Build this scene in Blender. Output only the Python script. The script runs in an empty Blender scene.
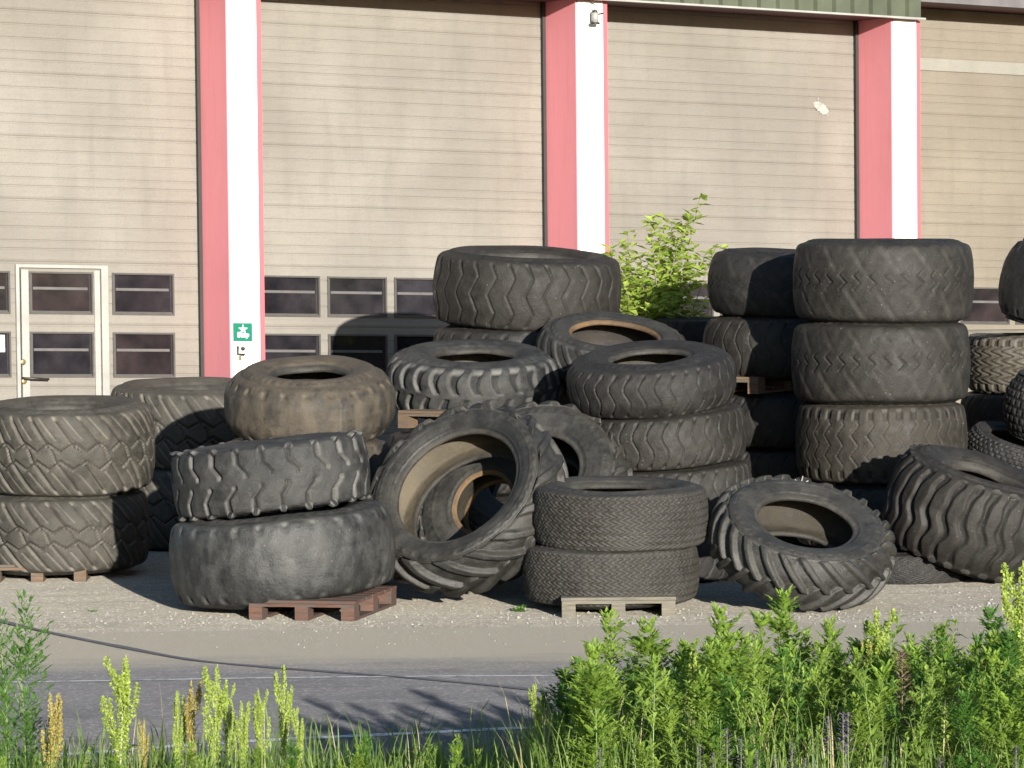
import bpy, math, random
import numpy as np
from mathutils import Vector, Matrix
random.seed(7); RNG = np.random.default_rng(11)
PI = math.pi
sc = bpy.context.scene
COL = sc.collection

# ------------------------------------------------------------------ camera
F = 3600.0; H = 2.8; HOR = 235.0
pit = math.atan((384-HOR)/F); ROLL = 0.010
R0 = Vector((1,0,0)); FW = Vector((0,math.cos(pit),-math.sin(pit))); U0 = R0.cross(FW)
CR = R0*math.cos(ROLL)-U0*math.sin(ROLL); CU = U0*math.cos(ROLL)+R0*math.sin(ROLL)
CAM = Vector((0,0,H))
def ray(x, y): return FW*F + CR*(x-512) + CU*(384-y)
def P(x, y, Y):
    r = ray(x, y); return CAM + r*(Y/r.y)
def G(x, y, z=0.0):
    r = ray(x, y); return CAM + r*((z-H)/r.z)
def S(Y): return F/Y
cd = bpy.data.cameras.new('camera'); cam = bpy.data.objects.new('camera', cd); COL.objects.link(cam)
cd.sensor_width = 36; cd.lens = F/1024*36; cd.clip_end = 3000; cd.clip_start = 0.1
cam.matrix_world = Matrix(((CR.x,CU.x,-FW.x,0),(CR.y,CU.y,-FW.y,0),(CR.z,CU.z,-FW.z,H),(0,0,0,1)))
sc.camera = cam

# ------------------------------------------------------------------ light
ELEV = math.radians(10.5); AZ = math.radians(16)
SUNDIR = Vector((-math.sin(AZ)*math.cos(ELEV), math.cos(AZ)*math.cos(ELEV), -math.sin(ELEV)))
sd = bpy.data.lights.new('sun', 'SUN'); sd.energy = 5.0; sd.angle = math.radians(0.5); sd.color = (1.0,0.955,0.88)
so = bpy.data.objects.new('sun', sd); COL.objects.link(so)
so.rotation_euler = SUNDIR.to_track_quat('-Z','Y').to_euler(); so.location = (10,-20,15)
w = bpy.data.worlds.new('World'); sc.world = w; w.use_nodes = True
nt = w.node_tree; bg = nt.nodes['Background']; sky = nt.nodes.new('ShaderNodeTexSky')
sky.sky_type = 'NISHITA'; sky.ozone_density = 4.0; sky.air_density = 1.2; sky.sun_disc = False; sky.sun_elevation = ELEV; sky.sun_rotation = PI-AZ
nt.links.new(sky.outputs[0], bg.inputs[0]); bg.inputs[1].default_value = 0.085
sc.view_settings.view_transform = 'Standard'; sc.view_settings.look = 'None'
sc.view_settings.exposure = 1.13; sc.view_settings.gamma = 1

# ------------------------------------------------------------------ materials
class NT:
    def __init__(s, name):
        s.m = bpy.data.materials.new(name); s.m.use_nodes = True; s.t = s.m.node_tree
        s.b = s.t.nodes['Principled BSDF']; s.o = s.t.nodes['Material Output']
    def n(s, typ, **kw):
        nd = s.t.nodes.new(typ)
        for k, v in kw.items(): setattr(nd, k, v)
        return nd
    def l(s, a, b): s.t.links.new(a, b)
    def coord(s, scale=(1,1,1), rnd=True, kind='Object'):
        tc = s.n('ShaderNodeTexCoord'); mp = s.n('ShaderNodeMapping'); s.l(tc.outputs[kind], mp.inputs[0])
        mp.inputs['Scale'].default_value = scale
        if rnd:
            oi = s.n('ShaderNodeObjectInfo'); mu = s.n('ShaderNodeMath', operation='MULTIPLY'); mu.inputs[1].default_value = 37
            s.l(oi.outputs['Random'], mu.inputs[0]); cb = s.n('ShaderNodeCombineXYZ')
            for i in range(3): s.l(mu.outputs[0], cb.inputs[i])
            s.l(cb.outputs[0], mp.inputs['Location'])
        return mp.outputs[0]
    def noise(s, vec, scale, detail=4, rough=.55):
        nz = s.n('ShaderNodeTexNoise'); nz.inputs['Scale'].default_value = scale; nz.inputs['Detail'].default_value = detail
        nz.inputs['Roughness'].default_value = rough; s.l(vec, nz.inputs['Vector']); return nz.outputs['Fac']
    def ramp(s, v, a, b, lo=0.0, hi=1.0):
        mr = s.n('ShaderNodeMapRange'); mr.clamp = True
        for i, q in zip((1,2,3,4), (a,b,lo,hi)): mr.inputs[i].default_value = q
        s.l(v, mr.inputs[0]); return mr.outputs[0]
    def math(s, op, a, b=None):
        m = s.n('ShaderNodeMath', operation=op); m.use_clamp = False
        for i, q in enumerate((a, b)):
            if q is None: continue
            if isinstance(q, (int, float)): m.inputs[i].default_value = q
            else: s.l(q, m.inputs[i])
        return m.outputs[0]
    def mix(s, f, a, b):
        m = s.n('ShaderNodeMix', data_type='RGBA'); m.clamp_factor = True
        for k, q in ((0, f), (6, a), (7, b)):
            if isinstance(q, (int, float)): m.inputs[k].default_value = q
            elif isinstance(q, tuple): m.inputs[k].default_value = (*q, 1)
            else: s.l(q, m.inputs[k])
        return m.outputs[2]
    def bump(s, h, strength, dist=0.01):
        b = s.n('ShaderNodeBump'); b.inputs['Strength'].default_value = strength; b.inputs['Distance'].default_value = dist
        s.l(h, b.inputs['Height']); s.l(b.outputs[0], s.b.inputs['Normal'])
    def col(s, c):
        if isinstance(c, tuple): s.b.inputs['Base Color'].default_value = (*c, 1)
        else: s.l(c, s.b.inputs['Base Color'])
    def rough(s, r): s.b.inputs['Roughness'].default_value = r

def plain(name, c, rough=.6, var=.25, scale=6, metal=0, spec=.5, bump=0.0):
    k = NT(name); v = k.coord(); n = k.noise(v, scale, 5)
    d = tuple(x*(1-var) for x in c); e = tuple(min(1, x*(1+var*.6)) for x in c)
    k.col(k.mix(k.ramp(n,.3,.7), d, e)); k.rough(rough); k.b.inputs['Metallic'].default_value = metal
    k.b.inputs['Specular IOR Level'].default_value = spec
    if bump: k.bump(k.noise(v, scale*8, 3), bump, .01)
    return k.m

def rubber(name, base, dust, amt=.5, top=.5, groove=.4, gcol=None, rough=.72, streak=0.0, speck=.0, spec=.35):
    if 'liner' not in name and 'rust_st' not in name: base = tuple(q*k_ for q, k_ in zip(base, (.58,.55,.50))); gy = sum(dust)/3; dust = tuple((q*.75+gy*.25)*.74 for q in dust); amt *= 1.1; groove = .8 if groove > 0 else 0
    k = NT(name); v = k.coord()
    big = k.noise(v, 2.2, 5, .6); med = k.noise(v, 9, 5, .65); fine = k.noise(v, 60, 4, .7); vf = k.noise(v, 220, 2, .7)
    f = k.math('MULTIPLY', k.ramp(k.math('ADD', k.math('MULTIPLY', big, .6), k.math('MULTIPLY', med, .4)), .43, .60), amt)
    f = k.math('ADD', f, k.math('MULTIPLY', k.ramp(fine,.5,.74), amt*.4))
    f = k.math('ADD', f, k.math('MULTIPLY', k.ramp(vf,.52,.72), amt*.12))
    c = k.mix(f, base, dust)
    # streaks running down from the rim of the tyre (washed dust)
    if streak:
        vs = k.coord((9,9,.9)); st = k.noise(vs, 2.0, 4, .6)
        c = k.mix(k.math('MULTIPLY', k.ramp(st,.52,.72), streak), c, dust)
    # dust that has settled on upward faces
    ge = k.n('ShaderNodeNewGeometry'); sp = k.n('ShaderNodeSeparateXYZ'); k.l(ge.outputs['Normal'], sp.inputs[0])
    tf = k.math('MULTIPLY', k.ramp(sp.outputs[2], .35, .95), k.ramp(med,.25,.7,top*.5,top*.85))
    c = k.mix(tf, c, dust)
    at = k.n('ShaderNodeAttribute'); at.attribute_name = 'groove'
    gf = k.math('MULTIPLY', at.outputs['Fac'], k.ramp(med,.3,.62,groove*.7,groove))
    c = k.mix(gf, c, tuple(q*.32 for q in base))  # groove floors darkened to paint in their self-shadow
    ae = k.n('ShaderNodeAttribute'); ae.attribute_name = 'edge'
    c = k.mix(k.math('MULTIPLY', ae.outputs['Fac'], k.ramp(big,.35,.6,.25,.9)), c, tuple(min(1,q*(2.1 if 'grey' in name or 'olive' in name else 1.05)) for q in dust))
    # scuffed shoulders and water marks
    sm = k.noise(k.coord((3,3,10)), 1.6, 6, .7)
    c = k.mix(k.ramp(sm,.56,.66,0,.4), c, tuple(q*.5 for q in base))
    if speck:
        vo = k.n('ShaderNodeTexVoronoi'); vo.inputs['Scale'].default_value = 24; k.l(v, vo.inputs['Vector'])
        sf = k.math('MULTIPLY', k.ramp(vo.outputs['Distance'], .13, .06), k.ramp(med,.5,.6))
        c = k.mix(k.math('MULTIPLY', sf, speck), c, (.42,.4,.34))
    k.col(c)
    ro = k.ramp(med,.3,.7,rough-.24,rough+.10); k.l(ro, k.b.inputs['Roughness'])
    k.b.inputs['Specular IOR Level'].default_value = spec
    hh = k.math('ADD', k.math('MULTIPLY', med, .9), k.math('ADD', k.math('MULTIPLY', fine, .35), k.math('MULTIPLY', vf, .12)))
    k.bump(hh, .8, .014)
    return k.m

DUST = (.115,.098,.072)
M = {}
M['dusty']   = rubber('rubber_dusty_olive', (.042,.040,.034), (.105,.093,.070), .55, .55, .12, (.16,.135,.09))
M['grey']    = rubber('rubber_grey_scuffed', (.021,.022,.023), (.085,.083,.074), .5, .3, .3, (.12,.105,.07))
M['worn']    = rubber('rubber_worn_pale', (.026,.027,.028), (.085,.084,.076), .6, .35, .25, (.02,.02,.02), rough=.6, streak=.25, speck=.3)
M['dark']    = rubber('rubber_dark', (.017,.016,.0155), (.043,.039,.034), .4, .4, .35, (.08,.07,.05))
M['brown']   = rubber('rubber_brown_dark', (.020,.0178,.015), (.046,.040,.032), .45, .45, .25, (.07,.058,.042), speck=.35)
M['rusty']   = rubber('rubber_rust_dusted', (.034,.033,.030), (.13,.098,.060), .5, .8, .3, (.035,.032,.028), streak=.6)
M['mud']     = rubber('rubber_mud_covered', (.12,.108,.082), (.15,.135,.105), .7, .5, .95, (.018,.017,.015))
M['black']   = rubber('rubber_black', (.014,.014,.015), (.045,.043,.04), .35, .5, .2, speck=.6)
M['notch']   = rubber('rubber_brown_blocks', (.030,.026,.020), (.07,.059,.043), .45, .5, .3, (.10,.082,.055), speck=.4)
M['tractor'] = rubber('rubber_tractor', (.026,.026,.025), (.08,.075,.062), .45, .4, .0, (.06,.055,.045), rough=.6)
M['road_tread'] = rubber('rubber_road_tread', (.048,.045,.040), (.078,.071,.058), .5, .3, .95, (.004,.004,.004), speck=.3)
M['liner']   = rubber('inner_liner_dusty', (.035,.032,.027), (.09,.08,.06), .6, .5, .0, rough=.8)
M['liner_pale'] = rubber('inner_liner_pale_mud', (.060,.050,.034), (.115,.096,.066), .6, .4, .0, rough=.85)
M['liner_mid'] = rubber('inner_liner_mid', (.026,.022,.016), (.060,.050,.035), .6, .5, .0, rough=.85)
M['liner_dark'] = rubber('inner_liner_dark', (.014,.012,.010), (.05,.04,.028), .5, .5, .0, rough=.8)
M['bead']    = rubber('bead_rubber', (.035,.033,.03), (.10,.09,.07), .5, .5, .0)
M['bead_rust'] = rubber('bead_rust_stained', (.07,.045,.025), (.17,.105,.05), .6, .4, .0)
def painted(name, c, d):
    k = NT(name); v = k.coord(); st = k.noise(k.coord((7,7,.5)), 2.2, 5, .7); n = k.noise(v, 1.3, 5, .6); fl = k.noise(v, 38, 3, .7)
    q = k.mix(k.math('MULTIPLY', k.ramp(st,.50,.78), .45), c, d); q = k.mix(k.math('MULTIPLY', k.ramp(n,.5,.75), .30), q, d)
    q = k.mix(k.ramp(fl,.70,.76,0,.5), q, tuple(x*.5 for x in d)); k.col(q); k.rough(.6); k.bump(fl, .15, .004); return k.m
def wood(name, c):
    k = NT(name); g1 = k.noise(k.coord((1.5,22,22)), 3, 5, .7); g2 = k.noise(k.coord(), 3.5, 5, .6); g3 = k.noise(k.coord((4,60,60)), 3, 3, .6)
    oi = k.n('ShaderNodeObjectInfo'); q = k.mix(k.ramp(g1,.35,.65), tuple(x*.5 for x in c), tuple(x*1.15 for x in c))
    gy = sum(c)/3; q = k.mix(k.ramp(g2,.42,.62,0,.75), q, (gy*.8,gy*.76,gy*.68)); q = k.mix(k.ramp(oi.outputs['Random'],0,1,0,.45), q, tuple(x*.45 for x in c))
    q = k.mix(k.ramp(g3,.62,.7,0,.6), q, tuple(x*.2 for x in c)); k.col(q); k.rough(.85); k.bump(g1, .6, .008); return k.m
M['wood_grey'] = wood('pallet_wood_grey', (.17,.15,.11))
M['wood_red'] = wood('pallet_wood_redbrown', (.12,.058,.038))
M['wood_tan'] = wood('pallet_wood_tan', (.16,.10,.055))
M['wood_dark'] = wood('pallet_wood_dark', (.045,.036,.028))
M['pink'] = painted('faded_pink_paint', (.74,.255,.29), (.55,.19,.19))
M['red_dark'] = plain('maroon_paint', (.10,.028,.028), .6, .25, 3)
M['white_paint'] = painted('white_paint', (.80,.79,.75), (.50,.46,.38))
M['pink_strip'] = painted('pink_edge_paint', (.50,.085,.10), (.40,.10,.10))
M['glint'] = plain('painted_glint', (.30,.285,.25), .7, .3, 30)
M['black_seal'] = plain('black_rubber_seal', (.02,.018,.016), .7, .2, 8)
M['alu'] = plain('pale_aluminium', (.27,.265,.24), .45, .15, 6, metal=.0)
M['frame_dark'] = plain('grey_window_frame', (.055,.05,.045), .5, .2, 10)
M['pane_reflection'] = plain('pane_reflection_grey', (.09,.083,.08), .5, .2, 8)
M['fascia'] = plain('grey_green_sheet_metal', (.060,.068,.042), .5, .35, 2.2)
M['fascia_grey'] = plain('weathered_grey_cladding', (.11,.10,.10), .7, .3, 4)
M['render'] = plain('wall_render', (.22,.19,.15), .9, .2, 3, bump=.3)
M['roof'] = plain('roof_felt', (.06,.055,.05), .9, .3, 3)
M['dark_metal'] = plain('dark_metal', (.05,.045,.035), .45, .3, 20, metal=.4)
M['brass'] = plain('brass_dull', (.30,.22,.10), .4, .3, 20, metal=.6)
M['green_sign'] = plain('green_enamel', (.0,.13,.075), .4, .06, 3)
M['sign_white'] = plain('sign_white', (.8,.8,.78), .5, .02, 3)
M['paper'] = plain('paper_notice', (.7,.7,.7), .7, .05, 3)
M['shadow_strip'] = plain('painted_shadow', (.135,.128,.132), .85, .15, 12)
M['paint_line'] = None
M['inside'] = plain('dim_interior', (.03,.022,.02), .9, .3, 3)

def glass_mat():
    k = NT('window_glass_dirty'); v = k.coord(); n = k.noise(v, 3, 5)
    oi = k.n('ShaderNodeObjectInfo'); a_ = k.mix(oi.outputs['Random'], (.006,.007,.010), (.012,.010,.011)); b_ = k.mix(oi.outputs['Random'], (.026,.028,.036), (.034,.024,.024))
    k.col(k.mix(k.ramp(n,.35,.7), a_, b_))
    k.l(k.ramp(k.noise(v, 7, 4),.3,.7,.03,.16), k.b.inputs['Roughness']); k.b.inputs['Specular IOR Level'].default_value = .8
    k.bump(k.noise(v, 1.4, 2), .12, .02); return k.m
M['glass'] = glass_mat()

def door_mat(name, c1, c2):
    k = NT(name); v = k.coord((1,1,1), rnd=False); big = k.noise(v, .8, 4, .5); st = k.coord((2.5,2.5,.4)); s2 = k.noise(st, 3, 4)
    c = k.mix(k.ramp(big,.35,.65), c1, c2)
    c = k.mix(k.math('MULTIPLY', k.ramp(s2,.5,.75), .3), c, tuple(x*.75 for x in c1))
    sp = k.n('ShaderNodeTexVoronoi'); sp.inputs['Scale'].default_value = 3.2; k.l(v, sp.inputs['Vector'])
    c = k.mix(k.math('MULTIPLY', k.ramp(k.noise(k.coord((1,1,8)), 5, 3), .5,.8), .22), c, tuple(x*.6 for x in c1))
    # embossed stucco of the sheet
    em = k.noise(k.coord((1,1,1), rnd=False), 55, 2, .5)
    c = k.mix(k.math('MULTIPLY', k.ramp(em,.45,.7), .16), c, tuple(x*.6 for x in c1))
    k.col(c); k.rough(.6); k.bump(em, .35, .006); return k.m
M['door'] = door_mat('beige_door_sheet', (.153,.138,.115), (.198,.181,.153))
M['door_warm'] = door_mat('tan_door_sheet', (.145,.124,.094), (.180,.156,.118))
M['door_pale'] = door_mat('pale_door_band', (.19,.18,.15), (.22,.208,.175))

def asphalt(name, c1, c2, grit, dusty=None):
    k = NT(name); v = k.coord(rnd=False); a = k.noise(v, .35, 5, .6); b = k.noise(v, 5, 5, .7)
    vo = k.n('ShaderNodeTexVoronoi'); vo.inputs['Scale'].default_value = 55; k.l(v, vo.inputs['Vector'])
    f2 = k.noise(v, 140, 3, .8)
    c = k.mix(k.ramp(k.math('ADD', k.math('MULTIPLY', a, .6), k.math('MULTIPLY', b, .4)),.38,.62), c1, c2)
    sx = k.n('ShaderNodeSeparateColor'); k.l(vo.outputs['Color'], sx.inputs[0])
    c = k.mix(k.math('MULTIPLY', k.ramp(sx.outputs[0],.72,.95), grit), c, tuple(min(1, x*2.1) for x in c2))
    c = k.mix(k.math('MULTIPLY', k.ramp(f2,.5,.75), grit), c, tuple(x*.45 for x in c1))
    str_ = k.noise(k.coord((.25,2.2,1), rnd=False), 1.6, 4, .6)
    c = k.mix(k.math('MULTIPLY', k.ramp(str_,.45,.7), .3), c, tuple(x*.72 for x in c1))
    st2 = k.noise(k.coord((1,1.6,1), rnd=False), .9, 6, .7); c = k.mix(k.math('MULTIPLY', k.ramp(st2,.54,.66), .35), c, tuple(x*.6 for x in c1))
    trk = k.noise(k.coord((.12,5,1), rnd=False), 1.1, 3, .5); c = k.mix(k.math('MULTIPLY', k.ramp(trk,.55,.68), .28), c, tuple(x*.55 for x in c1))
    if dusty:
        tc = k.n('ShaderNodeTexCoord'); sp = k.n('ShaderNodeSeparateXYZ'); k.l(tc.outputs['Object'], sp.inputs[0])
        yy = k.math('ADD', sp.outputs[1], k.math('MULTIPLY', k.noise(k.coord((.35,1.5,1), rnd=False), 2.2, 6, .7), 1.8))
        c = k.mix(k.ramp(yy, dusty[0], dusty[1]), c, dusty[2])
    k.col(c); k.rough(.92); k.b.inputs['Specular IOR Level'].default_value = .25; k.b.inputs['Diffuse Roughness'].default_value = 1.0
    k.bump(k.math('ADD', k.math('MULTIPLY', vo.outputs['Distance'], .5), f2), .9, .012); return k.m
M['yard'] = asphalt('dusty_yard_gravel', (.268,.243,.200), (.33,.30,.245), .6)
M['road'] = asphalt('grey_asphalt', (.135,.13,.135), (.17,.163,.163), .5, dusty=(23.9,24.9,(.275,.25,.205)))
M['soil'] = asphalt('verge_soil', (.06,.055,.03), (.10,.09,.05), .5)
def line_mat():
    k = NT('worn_road_paint'); v = k.coord(rnd=False); n = k.noise(v, 9, 6, .75)
    k.col(k.mix(k.ramp(n,.50,.60), (.62,.60,.55), (.2,.19,.18))); k.rough(.8); return k.m
M['paint_line'] = line_mat()

def leaf(name, c1, c2, tr=.35, rough=.5):
    k = NT(name); v = k.coord(); n = k.noise(v, 9, 3)
    ge = k.n('ShaderNodeNewGeometry'); r = ge.outputs['Random Per Island']
    c = k.mix(k.ramp(k.math('ADD', k.math('MULTIPLY', n, .4), k.math('MULTIPLY', r, .6)),.2,.8), c1, c2)
    k.col(c); k.rough(rough); k.b.inputs['Specular IOR Level'].default_value = .3
    t = k.n('ShaderNodeBsdfTranslucent'); k.l(k.mix(.5, c, tuple(min(1,x*1.8) for x in c2)), t.inputs[0])
    mx = k.n('ShaderNodeMixShader'); mx.inputs[0].default_value = tr
    k.l(k.b.outputs[0], mx.inputs[1]); k.l(t.outputs[0], mx.inputs[2]); k.l(mx.outputs[0], k.o.inputs[0]); return k.m
M['leaf'] = leaf('weed_leaf', (.095,.165,.022), (.24,.35,.055))
M['leaf_dark'] = leaf('feathery_leaf_dark', (.05,.12,.02), (.10,.21,.035))
M['leaf_light'] = leaf('weed_leaf_light', (.13,.21,.03), (.27,.37,.07))
M['leaf_shrub'] = leaf('shrub_leaf', (.16,.24,.035), (.36,.44,.09))
M['seed'] = leaf('dock_seed_green', (.20,.27,.04), (.34,.42,.08), .3, .6)
M['seed_red'] = leaf('dock_seed_reddish', (.24,.16,.05), (.36,.32,.08), .25, .6)
M['dry'] = leaf('dry_seed_head', (.13,.08,.05), (.24,.17,.11), .15, .8)
M['petal'] = leaf('purple_petal', (.15,.08,.22), (.30,.18,.38), .3)
M['grass'] = leaf('grass_blade', (.06,.12,.02), (.19,.26,.06), .4)
M['straw'] = leaf('straw_blade', (.30,.26,.12), (.42,.36,.19), .3)
M['stem'] = plain('green_stem', (.14,.20,.05), .6, .25, 10)
M['stem_pale'] = plain('pale_stem', (.30,.32,.14), .6, .25, 10)
M['bark'] = plain('grey_bark', (.20,.16,.12), .9, .3, 20)
M['stone'] = plain('pale_stone', (.25,.238,.21), .85, .35, 30)

# ------------------------------------------------------------------ object helpers
def tag(o, label=None, cat=None, group=None, kind=None):
    if label: o['label'] = label
    if cat: o['category'] = cat
    if group: o['group'] = group
    if kind: o['kind'] = kind
    return o
def empty(name, loc=(0,0,0)):
    o = bpy.data.objects.new(name, None); COL.objects.link(o); o.location = loc; o.empty_display_size = .1; return o
def link(name, me, mat, parent=None, smooth=False):
    o = bpy.data.objects.new(name, me); COL.objects.link(o)
    if mat and not me.materials: me.materials.append(mat)
    if smooth: me.polygons.foreach_set('use_smooth', [True]*len(me.polygons))
    if parent: o.parent = parent
    return o
class MB:
    def __init__(s): s.v = []; s.f = []
    def add(s, vs, fs):
        n = len(s.v); s.v += [tuple(v) for v in vs]; s.f += [tuple(i+n for i in f) for f in fs]; return s
    def box(s, x0,x1,y0,y1,z0,z1, fn=None, nx=1):
        vs = []; 
        for i in range(nx+1):
            x = x0+(x1-x0)*i/nx
            vs += [(x,y0,z0),(x,y1,z0),(x,y1,z1),(x,y0,z1)]
        fs = [(0,3,2,1)] + [tuple(4*nx+q for q in (0,1,2,3))]
        for i in range(nx):
            a = 4*i; b = a+4
            for q in range(4): r = (q+1)%4; fs.append((a+q,a+r,b+r,b+q))
        if fn: vs = [fn(*v) for v in vs]
        return s.add(vs, fs)
    def tube(s, pts, rad, n=6):
        pts = [Vector(p) for p in pts]
        if not hasattr(rad, '__len__'): rad = [rad]*len(pts)
        vs = []; fs = []
        for i, p in enumerate(pts):
            d = (pts[min(i+1,len(pts)-1)]-pts[max(i-1,0)]).normalized()
            a = d.cross(Vector((0,0,1)) if abs(d.z) < .9 else Vector((1,0,0))).normalized(); b = d.cross(a)
            for k in range(n):
                t = 2*PI*k/n; vs.append(p+(a*math.cos(t)+b*math.sin(t))*rad[i])
        for i in range(len(pts)-1):
            for k in range(n):
                q = (k+1)%n; fs.append((i*n+k, i*n+q, (i+1)*n+q, (i+1)*n+k))
        fs.append(tuple(range(n-1,-1,-1))); fs.append(tuple((len(pts)-1)*n+k for k in range(n)))
        return s.add(vs, fs)
    def mesh(s, name):
        me = bpy.data.meshes.new(name); me.from_pydata(s.v, [], s.f); me.update(); return me
    def build(s, name, mat, parent=None, smooth=False): return link(name, s.mesh(name), mat, parent, smooth)

# ------------------------------------------------------------------ tyres
def sstep(a, b, x):
    t = np.clip((x-a)/(b-a), 0, 1); return t*t*(3-2*t)
def tri(x): return 2*np.abs(2*(x-np.floor(x+.5)))-1      # -1..1
def line(x, w, e=.04):
    d = np.abs(x-np.round(x)); return 1-sstep(w-e, w+e, d)
def g_wave(u, s):
    a = np.abs(u); return line(s+.20*np.sin(u*4.2), .035+.09*sstep(.72,1.0,a), .03)
def g_chev(u, s):
    a = np.abs(u); off = np.where(u > 0, 0, .45)
    x = s+off+.42*np.clip(a-.25,0,.35)*2.2*np.where(u > 0, 1, 1)
    return line(x, .06+.05*a, .045)*sstep(.08,.16,a)
def g_lug(u, s):
    a = np.abs(u); off = np.where(u > 0, 0, .5)
    x = s+off+.28*np.sin(np.clip(a,0,1.2)*2.4)
    return line(x, .13+.13*a, .06)*sstep(.05,.16,a)
def g_hex(u, s):
    z = tri(s); a = np.abs(u)
    g1 = 1-sstep(.022,.058,np.abs(u-(.25+.12*z))); g2 = 1-sstep(.022,.058,np.abs(u+(.25+.12*z)))
    c = line(s+.25+.5*u, .045, .03)*(a < .2)
    e1 = line(s+.5+1.0*(u-.3), .08, .045)*(u > .24); e2 = line(s+1.0*(u+.3), .08, .045)*(u < -.24)
    h = .35*line(s+1.15*(u-.3), .03, .03)*(u > .45)+.35*line(s+.5+1.15*(u+.3), .03, .03)*(u < -.45)
    return np.maximum.reduce([g1, g2, c, e1, e2, h])
def g_fine(u, s):
    x = s+.55*tri(u*3.4)+.3*u; g = line(x, .17, .10)
    c = 1-sstep(.012,.03,np.abs(np.abs(u)-.48)); return np.maximum(g, c*.5)
def g_faint(u, s):
    m = sstep(-.35,-.1,u)*(1-sstep(.25,.45,u))
    g = line(s+.25*tri(u*2.4), .055, .03)*m
    return np.maximum(g, .35*line(s*.5+.7*u, .09, .08)*(1-m))
def g_notch(u, s):
    a = np.abs(u); n = line(s, .20, .06)*sstep(.72,.80,a)*(u > -9); z = line(s+.25*tri(u*1.6), .04, .03)*.7*(a < .76)
    return np.maximum(n, z)
def g_mud(u, s):
    a = np.abs(u); z = line(s+.55*tri(u*2.6), .15, .06); sh = line(s, .24, .06)*sstep(.74,.8,a)
    return np.maximum(z*(a < .78), sh)
def g_knob(u, s): return np.maximum(line(s+.5*np.floor(u*3.2), .20, .08), line(u*3.2, .17, .07))
def g_worn(u, s):
    a = np.abs(u); return line(s+.1*u, .13, .10)*sstep(.72,.98,a)*.9 + .12*line(s, .2, .15)*(1-sstep(.6,.9,a))
def g_wide(u, s):
    a = np.abs(u); x = s+.22*tri(u*.85+.5); return line(x, .045+.06*sstep(.6,1,a), .035)
def g_rib(u, s):
    a = np.abs(u); return line(s+.16*np.sin(u*4.6)+.07*np.sin(u*9+1), .17+.06*np.sin(u*6+2), .10)
def g_tractor(u, s):
    a = np.abs(u); lug = np.zeros_like(u+s)
    for sg, off in ((1,0),(-1,.5)):
        uu = u*sg; x = s+off+1.05*np.clip(uu,-.2,1.3); 
        l = line(x, .15+.05*np.clip(uu,0,1), .055)*sstep(-.16,-.08,uu)*(1-0*uu)
        lug = np.maximum(lug, l)
    return 1-lug
TREADS = dict(wave=g_wave, chev=g_chev, lug=g_lug, hex=g_hex, fine=g_fine, faint=g_faint, notch=g_notch, mud=g_mud, knob=g_knob, worn=g_worn, tractor=g_tractor, wide=g_wide, rib=g_rib)

def catmull(pts, n):
    pts = np.array(pts, float); P_ = np.vstack([2*pts[0]-pts[1], pts, 2*pts[-1]-pts[-2]]); out = []
    for i in range(1, len(P_)-2):
        for t in np.linspace(0, 1, n, endpoint=False):
            a, b, c, d = P_[i-1], P_[i], P_[i+1], P_[i+2]
            out.append(.5*((2*b)+(-a+c)*t+(2*a-5*b+4*c-d)*t*t+(-a+3*b-3*c+d)*t**3))
    out.append(P_[-2]); return np.array(out)
def resample(c, n):
    d = np.r_[0, np.cumsum(np.hypot(*np.diff(c, axis=0).T))]; t = np.linspace(0, d[-1], n)
    return np.c_[np.interp(t, d, c[:,0]), np.interp(t, d, c[:,1])]

def grid_mesh(name, V, nu, nv, grooves=None, flip=False):
    # V: (nu, nv, 3), nu wraps
    i = np.arange(nu)[:,None]; j = np.arange(nv-1)[None,:]; i2 = (i+1)%nu
    q = np.stack([i*nv+j, i2*nv+j, i2*nv+j+1, i*nv+j+1], -1).reshape(-1,4)
    if flip: q = q[:, ::-1]
    me = bpy.data.meshes.new(name); me.vertices.add(nu*nv); me.vertices.foreach_set('co', V.reshape(-1).astype(np.float32))
    me.loops.add(q.size); me.loops.foreach_set('vertex_index', q.reshape(-1).astype(np.int32))
    me.polygons.add(len(q)); me.polygons.foreach_set('loop_start', np.arange(0, q.size, 4, dtype=np.int32))
    me.polygons.foreach_set('use_smooth', np.ones(len(q), dtype=bool))
    if grooves is not None:
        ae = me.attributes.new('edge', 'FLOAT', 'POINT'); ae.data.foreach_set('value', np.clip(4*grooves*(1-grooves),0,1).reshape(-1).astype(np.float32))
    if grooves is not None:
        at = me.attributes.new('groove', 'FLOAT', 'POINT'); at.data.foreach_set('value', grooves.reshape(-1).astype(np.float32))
    me.update(); me.validate(); return me

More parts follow.
